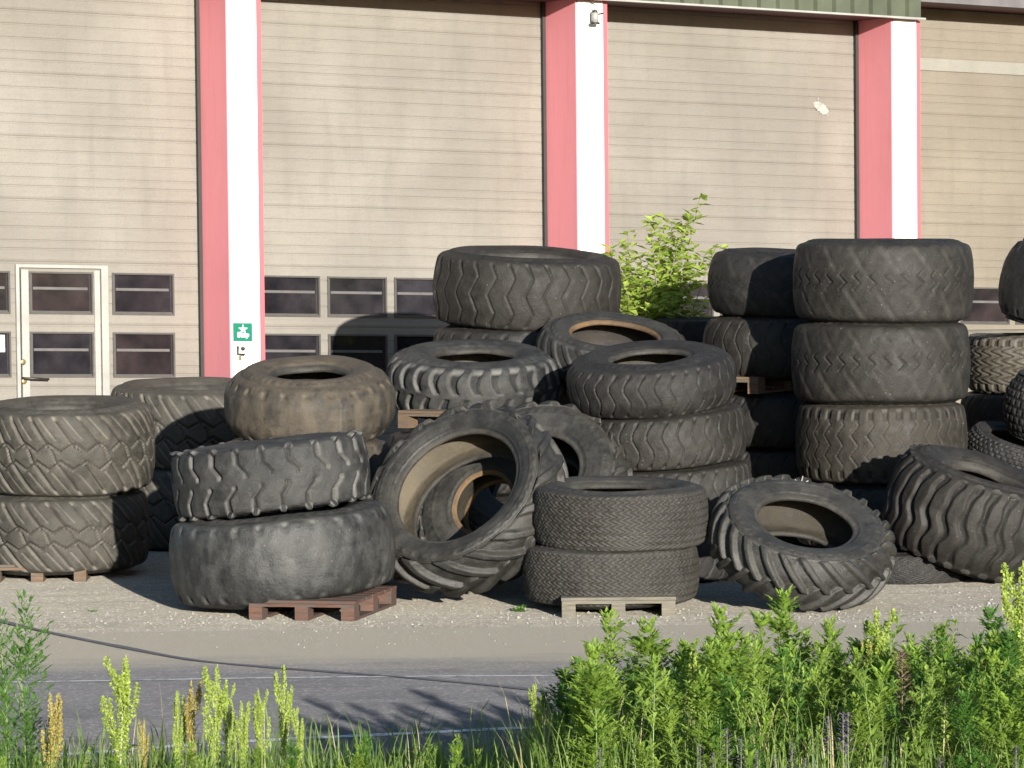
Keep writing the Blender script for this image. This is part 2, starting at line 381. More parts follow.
def tyre_meshes(R, W, kind, N, depth, seg=360, rb=.5, crown=.03, nu=90, seed=0, dome=0.4, wob=1.0, sq=.9):
    rg = np.random.default_rng(seed); Rb = R*rb; Hh = R-Rb; h = W/2
    q_ = .88-.14*dome; half = [(0,R),(.35*h,R-.12*crown),(.80*q_*h,R-.55*crown),(q_*h,R-crown)]
    nk = len(half)
    shp = [(q_*h,R-crown),((.955-.11*dome)*h,R-crown-.07*Hh),((.99-.08*dome)*h,R-crown-.20*Hh)]
    side = [shp[-1],((1.02-.03*dome)*h,R-.38*Hh-crown*.3),(1.02*h,R-.56*Hh),(.97*h,R-.76*Hh),(.86*h,Rb+.09*Hh)]
    bead = [side[-1],(.81*h,Rb+.02*Hh),(.73*h,Rb),(.67*h,Rb+.02*Hh),(.66*h,Rb+.08*Hh)]
    th = .05*R+.01
    inner = [bead[-1],(.78*h,Rb+.25*Hh),(.86*h,Rb+.5*Hh),(.74*h,R-crown-th*1.6),(.4*h,R-th-.4*crown),(0,R-th)]
    c1 = catmull(half, 12); a1 = np.r_[0, np.cumsum(np.hypot(*np.diff(c1, axis=0).T))][-1]
    c2 = catmull(half+shp[1:], 12)
    c2 = resample(c2, nu//2+1); arc = np.r_[0, np.cumsum(np.hypot(*np.diff(c2, axis=0).T))]
    prof = np.vstack([c2[::-1]*[-1,1], c2[1:]]); uu = np.r_[-arc[::-1], arc[1:]]/a1
    umax = uu.max()
    tn = np.gradient(prof, axis=0); nn = np.c_[tn[:,1], -tn[:,0]]; nn /= np.linalg.norm(nn, axis=1)[:,None]
    nn *= np.where((nn[:,1:2] < 0) & (np.abs(prof[:,0:1]) < .9*h), -1, 1)
    if nn[len(nn)//2,1] < 0: nn = -nn
    p = rg.uniform(0, 2*PI, 12)
    def place(a, r, th_):
        k = wob*.5
        rr = r*(1+k*(.006*np.sin(2*th_+p[0])+.005*np.sin(3*th_+p[1])+.003*np.sin(5*th_+p[2])+.0022*np.sin(9*th_+p[3])))
        aa = a*(1+k*.014*np.sin(2*th_+p[4])+k*.012*np.sin(4*th_+p[7])) + k*.005*W*2*np.sin(2*th_+p[5]) + k*.004*np.sin(5*th_+p[6])
        return np.stack([rr*np.cos(th_), rr*np.sin(th_), aa], -1)
    TH = np.linspace(0, 2*PI, seg, endpoint=False)[:,None]
    U = uu[None,:]; s = TH*N/(2*PI)
    wobs = .05*np.sin(TH*3+p[8])+.03*np.sin(TH*7+p[9]+U*2)
    g = TREADS[kind](U+0*TH, s+wobs)
    fade = 1-sstep(1.02, umax*.985, np.abs(U)); g = g*(fade if kind in ('tractor','lug','knob','mud','rib','chev') else 1-sstep(.97, 1.16, np.abs(U)))
    wear = .75+.25*np.sin(TH*2+p[10]+U*1.3)*np.sin(TH*5+p[11])
    if kind == 'tractor':   # lugs stand proud of the carcass
        dd = depth*(1-g)*fade
        dd = dd*np.clip(wear+.15, .6, 1)
        A = prof[None,:,0]+nn[None,:,0]*dd; Rr = prof[None,:,1]+nn[None,:,1]*dd-depth*.6*fade
    else:
        lo = .0011*(np.sin(TH*23+U*5+p[3])+np.sin(TH*41-U*7+p[4]))
        dd = -depth*g*wear+lo*fade
        A = prof[None,:,0]+nn[None,:,0]*dd; Rr = prof[None,:,1]+nn[None,:,1]*dd
    V = place(A, Rr, TH+0*A)
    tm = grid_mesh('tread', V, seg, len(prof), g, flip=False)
    out = [('tread', tm)]
    s2 = 360; TH2 = np.linspace(0, 2*PI, s2, endpoint=False)[:,None]
    cs = resample(catmull(side, 10), 22); t = np.linspace(0,1,22)
    ridge = .006*(np.exp(-((t-.30)/.03)**2)+np.exp(-((t-.86)/.03)**2)-.8*np.exp(-((t-.93)/.02)**2)+.5*np.exp(-((t-.55)/.02)**2))
    cb = resample(catmull(bead, 8), 12); ci = resample(catmull(inner, 8), 20)
    for sg in (1,-1):
        ser = .0035*np.exp(-((t-.16)/.07)**2)[None,:]*(np.sign(np.sin(TH2*45)))
        A = (cs[None,:,0]+ridge[None,:]+ser)*sg+0*TH2; V = place(A, cs[None,:,1]+0*A, TH2+0*A)
        out.append(('sidewall', grid_mesh('sidewall', V, s2, 22, flip=sg < 0)))
        A = cb[None,:,0]*sg+0*TH2; V = place(A, cb[None,:,1]+0*A, TH2+0*A)
        out.append(('bead', grid_mesh('bead', V, s2, 12, flip=sg < 0)))
    full = np.vstack([ci, ci[::-1][1:]*[-1,1]])
    A = full[None,:,0]+0*TH2; V = place(A, full[None,:,1]+0*A, TH2+0*A)
    out.append(('inner_liner', grid_mesh('inner_liner', V, s2, len(full), flip=False)))
    return out

PROTO = {}
def tyre(label, px, py, Y, R, W, n, kind='wave', N=30, depth=.02, mat='grey', liner='liner', bead='bead', rb=.5, crown=.03,
         seg=540, spin=None, group=None, seed=None, name='worn_tyre', share=None, nu=90, wob=1.0, **kw):
    seed = seed if seed is not None else int(px*7+py*13) % 9973
    root = empty(name, P(px, py, Y))
    n = Vector(n).normalized(); sp = random.Random(seed).uniform(0, 6.28) if spin is None else spin
    root.rotation_mode = 'QUATERNION'
    root.rotation_quaternion = n.to_track_quat('Z','Y') @ Matrix.Rotation(sp, 4, 'Z').to_quaternion()
    tag(root, label, 'tyre', group)
    key = share
    if key and key in PROTO: ms = PROTO[key]; sc_ = R/ms[0]; root.scale = (sc_,sc_,W/ms[1]); ms = ms[2]
    else:
        if key in ('O','P','G','F'): seg, nu = 360, 48
        ms = tyre_meshes(R, W, kind, N, depth, seg, rb, crown, nu, seed, wob=wob, **kw)
        if key: PROTO[key] = (R, W, ms)
    sw = None
    for nm, me in ms:
        mm = {'tread': mat, 'sidewall': mat, 'bead': bead, 'inner_liner': liner}[nm]
        if nm == 'bead': link(nm, me, M[mm], sw)
        else:
            o = link(nm, me, M[mm], root)
            if nm == 'sidewall': sw = o
    return root
def nrm(roll=0, pitch=0):
    return (-math.sin(math.radians(roll)), -math.sin(math.radians(pitch)), math.cos(math.radians(max(abs(roll),abs(pitch)))))
def st(label, px, py, dia, thick, Y, roll=0, pitch=0, **kw):
    s = S(Y); return tyre(label, px, py, Y, dia/2/s, thick/s, nrm(roll, pitch), **kw)

gA = 'wide implement tyres stacked on the far left'
st('upper wide tyre of the far left stack, pale dusty hexagon block tread in full sun', 66,446,178,86,30.0, 0,3.5, kind='hex', N=22, depth=.034, mat='dusty', rb=.56, crown=.035, group=gA)
st('lower wide tyre of the far left stack, its right side in shadow, on a pallet', 61,528,178,76,30.0, 0,2, kind='hex', N=22, depth=.034, mat='dusty', rb=.56, crown=.035, group=gA)
gB = 'tyres stacked behind the far left stack'
st('upper half shaded tyre with slanted tread blocks behind the far left stack', 194,424,170,80,32.8, -1,3, kind='hex', N=22, depth=.034, mat='dusty', rb=.55, group=gB, share='B')
st('lower shaded tyre standing on the ground behind the far left stack', 190,504,172,82,32.8, 0,0, kind='hex', N=22, depth=.034, mat='dusty', rb=.55, group=gB, share='B')
gC = 'leaning pile on the red brown pallet'
st('big bald smooth loader tyre lying on the red brown pallet', 283,553,226,86,27.05, 5.2,0, kind='worn', N=26, depth=.03, mat='worn', crown=.045, group=gC, wob=1.8)
st('tilted tyre with hooked chevron lugs on top of the bald loader tyre', 271,475,198,66,27.05, 5.8,-1, kind='chev', N=22, depth=.045, mat='grey', crown=.025, dome=0, group=gC)
gE = 'stack behind the red brown pallet'
st('rust brown dusted tyre with open hole topping the stack behind the hooked chevron tyre', 310,403,172,70,28.9, 0,10, kind='worn', N=22, depth=.035, mat='rusty', rb=.42, crown=.06, dome=1.3, liner='liner_dark', group=gE, seed=5)
st('pale grey worn tyre under the rust brown dusted tyre', 305,473,175,68,28.9, 0,0, kind='worn', N=24, depth=.02, mat='rusty', crown=.04, group=gE, share='E')
st('bottom tyre of the stack behind the bald loader tyre', 308,547,174,74,28.9, 0,0, kind='worn', N=24, depth=.02, mat='rusty', crown=.04, group=gE, share='E')
gF = 'stack with a pallet in it left of centre'
st('wide lugged tyre with pale edged deep grooves lying on a pallet left of centre', 474,381,176,60,30.6, -1,9, kind='lug', N=26, depth=.05, mat='grey', rb=.44, crown=.045, dome=1, group=gF)
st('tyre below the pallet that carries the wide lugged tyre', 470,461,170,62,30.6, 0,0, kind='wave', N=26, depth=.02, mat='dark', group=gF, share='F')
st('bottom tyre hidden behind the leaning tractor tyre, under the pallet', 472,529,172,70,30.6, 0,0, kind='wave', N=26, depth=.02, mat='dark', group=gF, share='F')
gG = 'tallest stack left of the green shrub'
st('topmost tyre left of the shrub, dark brown with paint specks and wavy grooves', 527,289,188,72,32.3, -3,4.5, kind='wide', N=30, depth=.020, mat='brown', rb=.55, crown=.035, group=gG)
for i, (y, t) in enumerate(((360,70),(432,72),(507,78))):
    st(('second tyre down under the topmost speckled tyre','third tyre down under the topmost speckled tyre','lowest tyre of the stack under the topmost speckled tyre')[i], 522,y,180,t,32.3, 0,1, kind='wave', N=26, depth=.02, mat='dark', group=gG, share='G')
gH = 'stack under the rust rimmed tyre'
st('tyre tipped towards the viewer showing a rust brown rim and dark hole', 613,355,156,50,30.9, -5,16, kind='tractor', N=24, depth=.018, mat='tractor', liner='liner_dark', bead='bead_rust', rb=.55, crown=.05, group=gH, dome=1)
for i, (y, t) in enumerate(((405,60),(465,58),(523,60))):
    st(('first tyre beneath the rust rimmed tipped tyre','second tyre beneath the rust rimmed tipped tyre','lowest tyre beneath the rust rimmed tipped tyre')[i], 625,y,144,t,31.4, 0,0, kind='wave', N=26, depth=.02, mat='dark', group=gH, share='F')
gI = 'slanting stack right of centre'
st('clean edged tyre with wavy tread grooves on top of the slanting stack right of centre', 651,380,170,54,29.2, 3.6,9.5, kind='wave', N=34, depth=.022, mat='dark', rb=.44, crown=.045, dome=1, group=gI, seed=21)
st('second tyre from the top of the slanting stack right of centre', 664,436,166,54,29.2, 4,3, kind='wave', N=34, depth=.022, mat='brown', crown=.03, group=gI)
st('third tyre from the top of the slanting stack, behind the pallet pair', 672,490,162,52,29.2, 3,1, kind='wave', N=34, depth=.022, mat='brown', crown=.03, group=gI)
st('bottom tyre of the slanting stack right of centre', 662,547,166,62,29.2, 0,0, kind='wave', N=28, depth=.016, mat='dark', group=gI)
gJ = 'tractor tyres leaning in the middle'
tyre('large tractor tyre leaning back in the middle with a pale muddy inside', 466,499,27.35, .80,.44, (-.406,-.682,.608), kind='tractor', N=17, depth=.055, mat='tractor', liner='liner_pale', bead='bead', rb=.615, crown=.06, name='tractor_tyre', group=gJ)
tyre('second tractor tyre leaning behind the large one, black round patches on its wall', 537,484,28.75, .77,.40, (-.2,-.68,.68), kind='tractor', N=21, depth=.04, mat='tractor', liner='liner_dark', rb=.49, crown=.05, name='tractor_tyre', group=gJ)
tyre('small lugged tyre with rusty orange rim edge seen through the large tractor tyre', 490,508,27.98, .63,.26, (-.45,-.80,.42), kind='tractor', N=20, depth=.03, mat='tractor', liner='liner_mid', bead='bead_rust', rb=.38, crown=.04, name='tractor_tyre', group=gJ)
gK = 'pair of road tyres on the grey pallet'
st('upper fine zigzag road tyre on the grey pallet', 620,514,176,60,26.9, -.6,2.5, kind='fine', N=76, depth=.013, mat='road_tread', rb=.56, crown=.02, seg=1216, nu=120, group=gK)
st('lower fine zigzag road tyre resting on the grey pallet boards', 611,571,178,58,26.9, 0,1, kind='fine', N=76, depth=.013, mat='road_tread', rb=.56, crown=.025, seg=1216, nu=120, group=gK)
tyre('tilted tractor tyre with rounded slanting lugs in front on the right, a twig on top', 801,542,26.8, .70,.42, (.163,-.43,.888), kind='tractor', N=24, depth=.045, mat='tractor', liner='liner_mid', rb=.51, crown=.06, name='tractor_tyre')
tyre('thin dark tyre lying flat under the left side of the tilted ribbed tyre', 902,566,29.0, .58,.28, (0,0,1), kind='fine', N=60, depth=.006, mat='dark', rb=.55, seg=600)
tyre('large tilted tyre with heavy wavy ribs sloping down to the right at the right edge', 973,514,28.85, .725,.76, nrm(-17,9), kind='rib', N=28, depth=.04, mat='brown', rb=.46, crown=.06, wob=1.8)
gN = 'tall stack of four wide tyres on the right'
st('topmost wide smooth tyre of the tall stack of four on the right', 883,281,180,81,30.6, -.6,.6, kind='faint', N=36, depth=.018, mat='brown', rb=.55, crown=.03, group=gN)
st('second wide smooth tyre down in the tall stack of four', 881,361,179,80,30.6, 0,.5, kind='faint', N=36, depth=.018, mat='brown', rb=.55, crown=.03, group=gN)
st('third tyre down in the tall stack, brown with notched shoulder blocks', 881,441,172,80,30.6, -.5,0, kind='notch', N=36, depth=.020, mat='notch', rb=.55, crown=.03, group=gN)
st('bottom tyre of the tall stack, mostly hidden behind the tilted tractor tyre', 883,513,178,64,30.6, 0,0, kind='wave', N=30, depth=.014, mat='dark', group=gN)
gO = 'half shaded stack left of the tall stack'
st('topmost smooth tyre of the half shaded stack beside the shrub', 786,284,156,65,32.2, -2,2, kind='faint', N=30, depth=.006, mat='dark', crown=.05, group=gO)
st('second tyre of the half shaded stack, resting on a pallet', 783,346,160,62,32.2, 1,0, kind='wave', N=30, depth=.014, mat='brown', crown=.05, group=gO)
for i, (y, t) in enumerate(((419,54),(471,50),(521,49))):
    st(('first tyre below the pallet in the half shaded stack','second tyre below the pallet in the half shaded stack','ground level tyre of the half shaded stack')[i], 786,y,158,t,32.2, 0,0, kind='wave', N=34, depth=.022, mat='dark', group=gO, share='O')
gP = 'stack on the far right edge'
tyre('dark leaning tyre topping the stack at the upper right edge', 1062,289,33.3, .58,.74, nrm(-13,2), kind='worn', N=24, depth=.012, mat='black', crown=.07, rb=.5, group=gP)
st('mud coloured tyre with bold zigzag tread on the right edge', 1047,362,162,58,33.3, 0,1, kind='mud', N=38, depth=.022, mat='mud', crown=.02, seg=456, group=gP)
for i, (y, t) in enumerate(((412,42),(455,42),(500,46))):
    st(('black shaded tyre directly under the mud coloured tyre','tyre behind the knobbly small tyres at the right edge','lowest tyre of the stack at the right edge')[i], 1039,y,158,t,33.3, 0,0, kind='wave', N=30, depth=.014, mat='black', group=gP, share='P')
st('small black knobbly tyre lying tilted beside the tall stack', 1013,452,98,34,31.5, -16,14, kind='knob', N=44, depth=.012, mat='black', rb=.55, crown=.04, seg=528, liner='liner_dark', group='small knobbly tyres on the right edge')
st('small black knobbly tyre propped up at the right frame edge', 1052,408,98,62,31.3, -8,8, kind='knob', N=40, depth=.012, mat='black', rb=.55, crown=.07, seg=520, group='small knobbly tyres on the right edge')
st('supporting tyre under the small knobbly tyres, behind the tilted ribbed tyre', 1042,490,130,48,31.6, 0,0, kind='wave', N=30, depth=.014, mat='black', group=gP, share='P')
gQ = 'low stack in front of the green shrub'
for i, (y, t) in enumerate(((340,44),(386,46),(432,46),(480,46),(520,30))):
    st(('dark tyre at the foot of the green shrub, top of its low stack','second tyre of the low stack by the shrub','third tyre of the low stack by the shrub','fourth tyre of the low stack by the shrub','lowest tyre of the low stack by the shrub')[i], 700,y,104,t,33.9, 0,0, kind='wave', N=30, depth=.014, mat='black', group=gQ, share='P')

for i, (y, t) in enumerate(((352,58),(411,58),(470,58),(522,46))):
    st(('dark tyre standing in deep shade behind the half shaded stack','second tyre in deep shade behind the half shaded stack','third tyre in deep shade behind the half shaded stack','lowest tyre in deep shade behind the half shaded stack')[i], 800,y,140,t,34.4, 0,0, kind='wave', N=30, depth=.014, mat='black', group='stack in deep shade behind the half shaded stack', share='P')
# ------------------------------------------------------------------ pallets
def pallet(label, corner, yaw, mat, group=None, wid=.8, dep=1.2, miss=()):
    root = empty('wooden_pallet', corner); root.rotation_euler.z = math.radians(yaw)
    tag(root, label, 'pallet', group); m = M[mat]; rr = random.Random(int(corner[0]*100))
    for i, x in enumerate((0, .35*wid/.8, wid-.1)):
        MB().box(x,x+.1,0,dep,0,.022).build('bottom_board', m, root)
        for j, y in enumerate((0,dep/2-.07,dep-.145)): MB().box(x,x+.1,y,y+.145,.022,.100).build('block', m, root)
    for y in (0,dep/2-.07,dep-.145): MB().box(0,wid,y,y+.145,.100,.122).build('stringer_board', m, root)
    n = 7; pw = dep/n
    for j in range(n):
        # deck boards run across the stringers' ends
        a = rr.uniform(-.006,.006)
        MB().box(-.004+a,wid+.004+a,j*pw+.008,(j+1)*pw-.012,.124,.146).build('deck_board', m, root)
    return root
g = G(562,618); pallet('grey wooden pallet under the pair of fine zigzag road tyres', (g.x,g.y,0), 0, 'wood_grey', wid=.83)
g = G(249,620); pallet('red brown pallet under the big bald loader tyre', (g.x,g.y,0), -13, 'wood_red')
g = G(-12,583); pallet('brown pallet under the far left stack of wide tyres', (g.x,g.y,0), 2, 'wood_tan')
p = P(398,428,29.85); pallet('tan pallet between tyres left of centre, poking out beside the wide lugged tyre', (p.x,p.y+.0,p.z), -32, 'wood_tan', wid=1.0)
p = P(758,394,31.5)+Vector((-.693,.4,0)); pallet('tan pallet in the half shaded stack, one lit block showing', (p.x,p.y,p.z), -30, 'wood_tan', wid=.8)
g = G(840,562); pallet('dark pallet under the tall stack of four', (g.x,30.1,0), 0, 'wood_dark')
p = P(1012,331,32.75); tag(MB().box(p.x-.42,p.x+.5,p.y-.12,p.y+.1,p.z-.012,p.z+.012).build('wooden_plank', M['wood_grey']), 'pale plank lying across the mud coloured tyre at the right edge', 'plank')

# twig on the tilted tractor tyre
c = P(799,488,27.25)+Vector((0,0,.02))
mb = MB(); mb.tube([c+Vector((-.03,0,.045)), c+Vector((.01,-.02,.0)), c+Vector((.07,0,.035))], [.005,.007,.005], 6)
mb.tube([c+Vector((.01,-.02,.0)), c+Vector((.03,0,.07))], [.007,.004], 6)
tag(mb.build('twig', M['stone'], None), 'small pale forked twig lying on top of the tilted tractor tyre', 'twig')

# ------------------------------------------------------------------ building
TH_ = math.atan(F/6480.0); UV = Vector((math.cos(TH_), math.sin(TH_), 0)); NV = Vector((math.sin(TH_), -math.cos(TH_), 0))
D = .66; KS = .0295
W0 = P(228, 200, 34.75); W0.z = 0
def wallc(x, y, d=0):
    r = ray(x, y); k = (d-(CAM-W0).dot(NV))/r.dot(NV); p = CAM+r*k
    t = (p-W0).dot(UV); return t, p.z+KS*t
def B(t, d, z):
    p = W0+UV*t+NV*d; return (p.x, p.y, z-KS*t)
bld = empty('garage_building', W0); BLD_INV = Matrix.Translation(-W0)
tag(bld, 'long industrial garage with beige sectional doors between pink and white pillars', 'building')
def bpart(mb, name, mat, parent=None, smooth=False, lab=None):
    o = mb.build(name, M[mat], parent or bld, smooth)
    o.matrix_parent_inverse = BLD_INV if (parent is None or parent is bld) else Matrix.Identity(4)
    if lab: o['label'] = lab
    return o
PW = wallc(263,200)[0]
pil = [wallc(x,200)[0] for x in (228,577,892)]
L_ = (pil[2]-pil[0])/2
pil = [pil[0]-L_] + pil + [pil[2]+L_, pil[2]+2*L_]
zf = wallc(760,8,.10)[1]           # bottom edge of the fascia
zd = wallc(700,17,-D)[1]            # top of the doors seen
ZTOP = zf+1.2; BOT = -.25
def face_w(px): return PW
for i, t in enumerate(pil):
    o = bpart(MB().box(t,t+PW,-D-.1,0,BOT,zf-.002,B), 'pillar', 'pink')
    MB().box(t+PW-.053,t+PW-.002,0.001,.010,BOT,zf-.03,B).build('edge_strip', M['pink_strip'], o)
    wf = MB().box(t+.022,t+PW-.055,0.001,.012,BOT,zf-.03,B).build('white_face', M['white_paint'], o)
zj = wallc(264,206,-D)[1]
wt0, wz1 = wallc(327,276.3,-D); wt1, wz0 = wallc(387,317.8,-D); pitch = wallc(394,297,-D)[0]-wt0
r2t = wallc(327,334,-D)[1]; r2b = wallc(387,378,-D)[1]
def door_profile(z0, z1):
    # horizontal ribs of a sectional door: (d, z)
    pts = []; z = z0
    joints = [zj+.6*n for n in range(-9,8)]
    k = 0
    subs = []
    for j in joints:
        subs.append((j,1))
        for q in (.13,.21,.34,.47): subs.append((j+q,0))
    subs = [q for q in subs if z0+.03 < q[0] < z1-.03]
    pts.append((0,z0))
    for z, st_ in subs:
        dd = .006 if st_ else .0045; hw = .012 if st_ else .011
        pts += [(0,z-hw),(-dd,z-hw*.6),(-dd,z+hw*.4),(0,z+hw)]
        if st_: pts += [(.004,z+hw+.02),(0,z+hw+.05)]
    pts.append((0,z1)); return pts
def door_sheet(mb, t0, t1, z0, z1, nt_=2):
    pts = door_profile(z0, z1); vs = []; n = len(pts)
    for i in range(nt_+1):
        t = t0+(t1-t0)*i/nt_
        vs += [B(t, -D+d, z) for d, z in pts]
    fs = [(i*n+j, (i+1)*n+j, (i+1)*n+j+1, i*n+j+1) for i in range(nt_) for j in range(n-1)]
    mb.add(vs, fs)
def window(parent, t0, t1, z0, z1, fr='frame_dark'):
    # recessed glazing in an opening: frame > pane, grey bar painting the double-glazing reflection
    f = MB(); w_ = .018
    for a in ((t0,t1,z0,z0+w_),(t0,t1,z1-w_,z1),(t0,t0+w_,z0+w_,z1-w_),(t1-w_,t1,z0+w_,z1-w_)):
        f.box(a[0],a[1],-D-.03,-D+.012,a[2],a[3],B)
    f.build('window_frame', M[fr], parent)
    MB().box(t0+w_,t1-w_,-D-.032,-D-.022,z0+w_,z1-w_,B).build('pane', M['glass'], parent)
    zm = z0+(z1-z0)*.60
    MB().box(t0+w_+.03,t1-w_-.03,-D-.020,-D-.016,zm-.010,zm+.016,B).build('reflection_bar', M['pane_reflection'], parent)
    MB().box(t0+w_+.006,t0+w_+.02,-D-.020,-D-.014,z0+w_,z1-w_,B).box(t0+w_+.02,t1-w_,-D-.020,-D-.014,z0+w_,z0+w_+.014,B).build('glazing_bead', M['frame_dark'], parent)
def make_door(t0, t1, cols, mat, lab, top=zd+.15):
    # sheet panels cut around the window openings
    rows = [(r2b, r2t), (wz0, wz1)]
    mb = MB(); zs = [BOT, r2b, r2t, wz0, wz1, top]
    for a, b in ((BOT,r2b),(r2t,wz0),(wz1,top)): door_sheet(mb, t0, t1, a, b)
    for a, b in rows:
        edges = [t0]+[q for c in cols for q in c]+[t1]
        for e0, e1 in zip(edges[::2], edges[1::2]):
            if e1-e0 > .005: door_sheet(mb, e0, e1, a, b, 1)
    dr = bpart(mb, 'sectional_door', mat, lab=lab)
    for c in cols:
        for a, b in rows: window(dr, c[0], c[1], a, b)
    MB().box(t1-.035,t1,-D+.003,-D+.05,BOT,top,B).build('edge_seal', M['black_seal'], dr)
    return dr
ww = wt1-wt0
for i in range(5):
    t0 = pil[i]+PW; t1 = pil[i+1]
    if i == 0:
        wa = wallc(29,295,-D)[0]; wb = wallc(93,295,-D)[0]; xa = wallc(112,295,-D)[0]; xb = wallc(174,295,-D)[0]; ya = wallc(-50,295,-D)[0]; yb = wallc(10,295,-D)[0]
        dr = make_door(t0, t1, [(ya-pitch,yb-pitch),(ya,yb),(wa,wb),(xa,xb)], 'door', 'beige door with a narrow wicket door framed in pale metal')
        f0 = wallc(15,300,-D)[0]; f1 = wallc(107,300,-D)[0]; ft = wallc(60,265,-D)[1]; fw = .07
        wk = MB().box(f0,f0+.035,-D-.01,-D+.035,BOT,ft,B).box(f1-fw,f1,-D-.01,-D+.035,BOT,ft,B).box(f0+.035,f1-fw,-D-.01,-D+.035,ft-.03,ft,B)
        wk = bpart(wk, 'wicket_door_frame', 'alu')
        MB().box(f0+.045,f0+.052,-D+.002,-D+.02,BOT,ft-.035,B).build('door_gap', M['black_seal'], wk)
        MB().box(f0+.06,wa-.01,-D+.004,-D+.016,BOT,ft-.05,B).box(wb+.01,f1-fw-.01,-D+.004,-D+.016,BOT,ft-.05,B).build('door_stile', M['alu'], wk)
        h0 = wallc(22,378,-D); h1 = wallc(46,379,-D); kn = wallc(22,362,-D)
        MB().tube([B(h0[0],-D+.02,h0[1]),B(h0[0],-D+.08,h0[1]),B(h1[0],-D+.08,h1[1])],.011,8).build('door_handle', M['dark_metal'], wk, True)
        for (a, b) in (kn, (h0[0]+.01, h0[1]-.03)): MB().tube([B(a,-D+.016,b),B(a,-D+.03,b),B(a,-D+.034,b)],[.028,.028,.018],14).build('lock_rosette', M['brass'], wk, True)
        n0 = wallc(-2,352,-D); n1 = wallc(5,335,-D)
        tag(MB().box(n0[0]-.12,n1[0],-D+.0-.012,-D-.009,n0[1],n1[1],B).build('paper_notice', M['paper']), 'white paper notice stuck inside the far left lower door window', 'notice')
    else:
        cols = []; base = wt0 + (0 if i == 1 else (pil[i]-pil[1]))
        for q in range(-1,6):
            a = base+q*pitch
            if a > t0-.25 and a+ww < t1-.08: cols.append((max(a,t0+.02),a+ww))
        mt = 'door' if i < 3 else 'door_warm'
        dr = make_door(t0, t1, cols, mt, ('','plain beige door with two rows of dark windows','beige door behind the shrub with a painted white glint','tan door at the right with one pale band','')[i] or None)
        if i == 3:
            za = wallc(960,72,-D)[1]; zb = wallc(960,60,-D)[1]
            MB().box(t0+.01,t1-.04,-D+.006,-D+.012,za,zb,B).build('pale_band', M['door_pale'], dr)
# lintels, upper wall, body, roof
tl0, tl1 = pil[0]-.3, pil[-1]+1.0
for i in range(5):
    bpart(MB().box(pil[i]+PW+.002,pil[i+1]-.002,-D-.09,-.03,(zd+.055 if i < 3 else wallc(975,5,0)[1]),ZTOP-.1,B,4), 'lintel', 'red_dark')
tf1 = wallc(922,20,.12)[0]; tf0 = tl0
vs = []; fs = []; k = 0; t = tf0; pts = []
while t < tf1:
    pts += [(t,.10),(t+.10,.10),(t+.125,.14),(t+.205,.14),(t+.23,.10)]; t += .235
pts = [q for q in pts if q[0] < tf1]+[(tf1,.10)]
mb = MB(); n = len(pts)
mb.add([B(a,b,zf) for a,b in pts]+[B(a,b,ZTOP) for a,b in pts], [(i,i+1,n+i+1,n+i) for i in range(n-1)])
mb.box(tf0,tf1,0.0,.098,zf+.01,ZTOP,B,4)
fa = bpart(mb, 'fascia_cladding', 'fascia')
MB().box(tf0,tf1+.03,.08,.150,zf-.022,zf-.002,B,4).build('drip_edge', M['alu'], fa)
z4 = wallc(975,5,0)[1]-.004
mb = MB(); mb.box(tf1+.03,tl1,-.028,.05,z4,ZTOP,B,3)
bpart(mb, 'side_fascia', 'fascia_grey')
bpart(MB().box(tl0,tl1,-8,-D-.12,BOT,ZTOP,B,4), 'rear_body', 'render')
bpart(MB().box(tl0-.2,tl1+.2,-8.2,.2,ZTOP+.003,ZTOP+.2,B,4), 'roof', 'roof')

# sign on the first pillar
sx0, sz0 = wallc(232.5,341,0); sx1, sz1 = wallc(251,323,0); sg = empty('green_sign', B((sx0+sx1)/2, .03, (sz0+sz1)/2)); 
tag(sg, 'small green square sign with white star on the first white pillar face', 'sign')
inv = Matrix.Translation(-Vector(sg.location))
o = MB().box(sx0,sx1,.014,.026,sz0,sz1,B).build('sign_plate', M['green_sign'], sg); o.matrix_parent_inverse = inv
cx = (sx0+sx1)/2; cz = sz0+(sz1-sz0)*.64; rr = (sz1-sz0)*.30; vs = [B(cx,.030,cz)]; 
for i in range(10):
    a = PI/2+i*PI/5; q = rr if i%2 == 0 else rr*.36; vs.append(B(cx+q*math.cos(a),.030,cz+q*math.sin(a)))
o = MB().add(vs, [(0,1+i,1+(i+1)%10) for i in range(10)]).build('star', M['sign_white'], sg); o.matrix_parent_inverse = inv
tc = bpy.data.curves.new('sign_text','FONT'); tc.body = 'Stop'; tc.align_x = 'CENTER'; tc.size = (sz1-sz0)*.38; tc.extrude = .002; tc.offset = .003
tmp = bpy.data.objects.new('tmp_text', tc); COL.objects.link(tmp); bpy.context.view_layer.update()
me_ = bpy.data.meshes.new_from_object(tmp.evaluated_get(bpy.context.evaluated_depsgraph_get())); bpy.data.objects.remove(tmp)
to = bpy.data.objects.new('sign_text', me_); COL.objects.link(to); me_.materials.clear(); me_.materials.append(M['sign_white'])
q = B(cx,.031,sz0+.040); rot = Matrix(((UV.x,0,NV.x,0),(UV.y,0,NV.y,0),(0,1,0,0),(0,0,0,1)))
to.parent = sg; to.matrix_parent_inverse = inv; to.matrix_basis = Matrix.Translation(q) @ rot
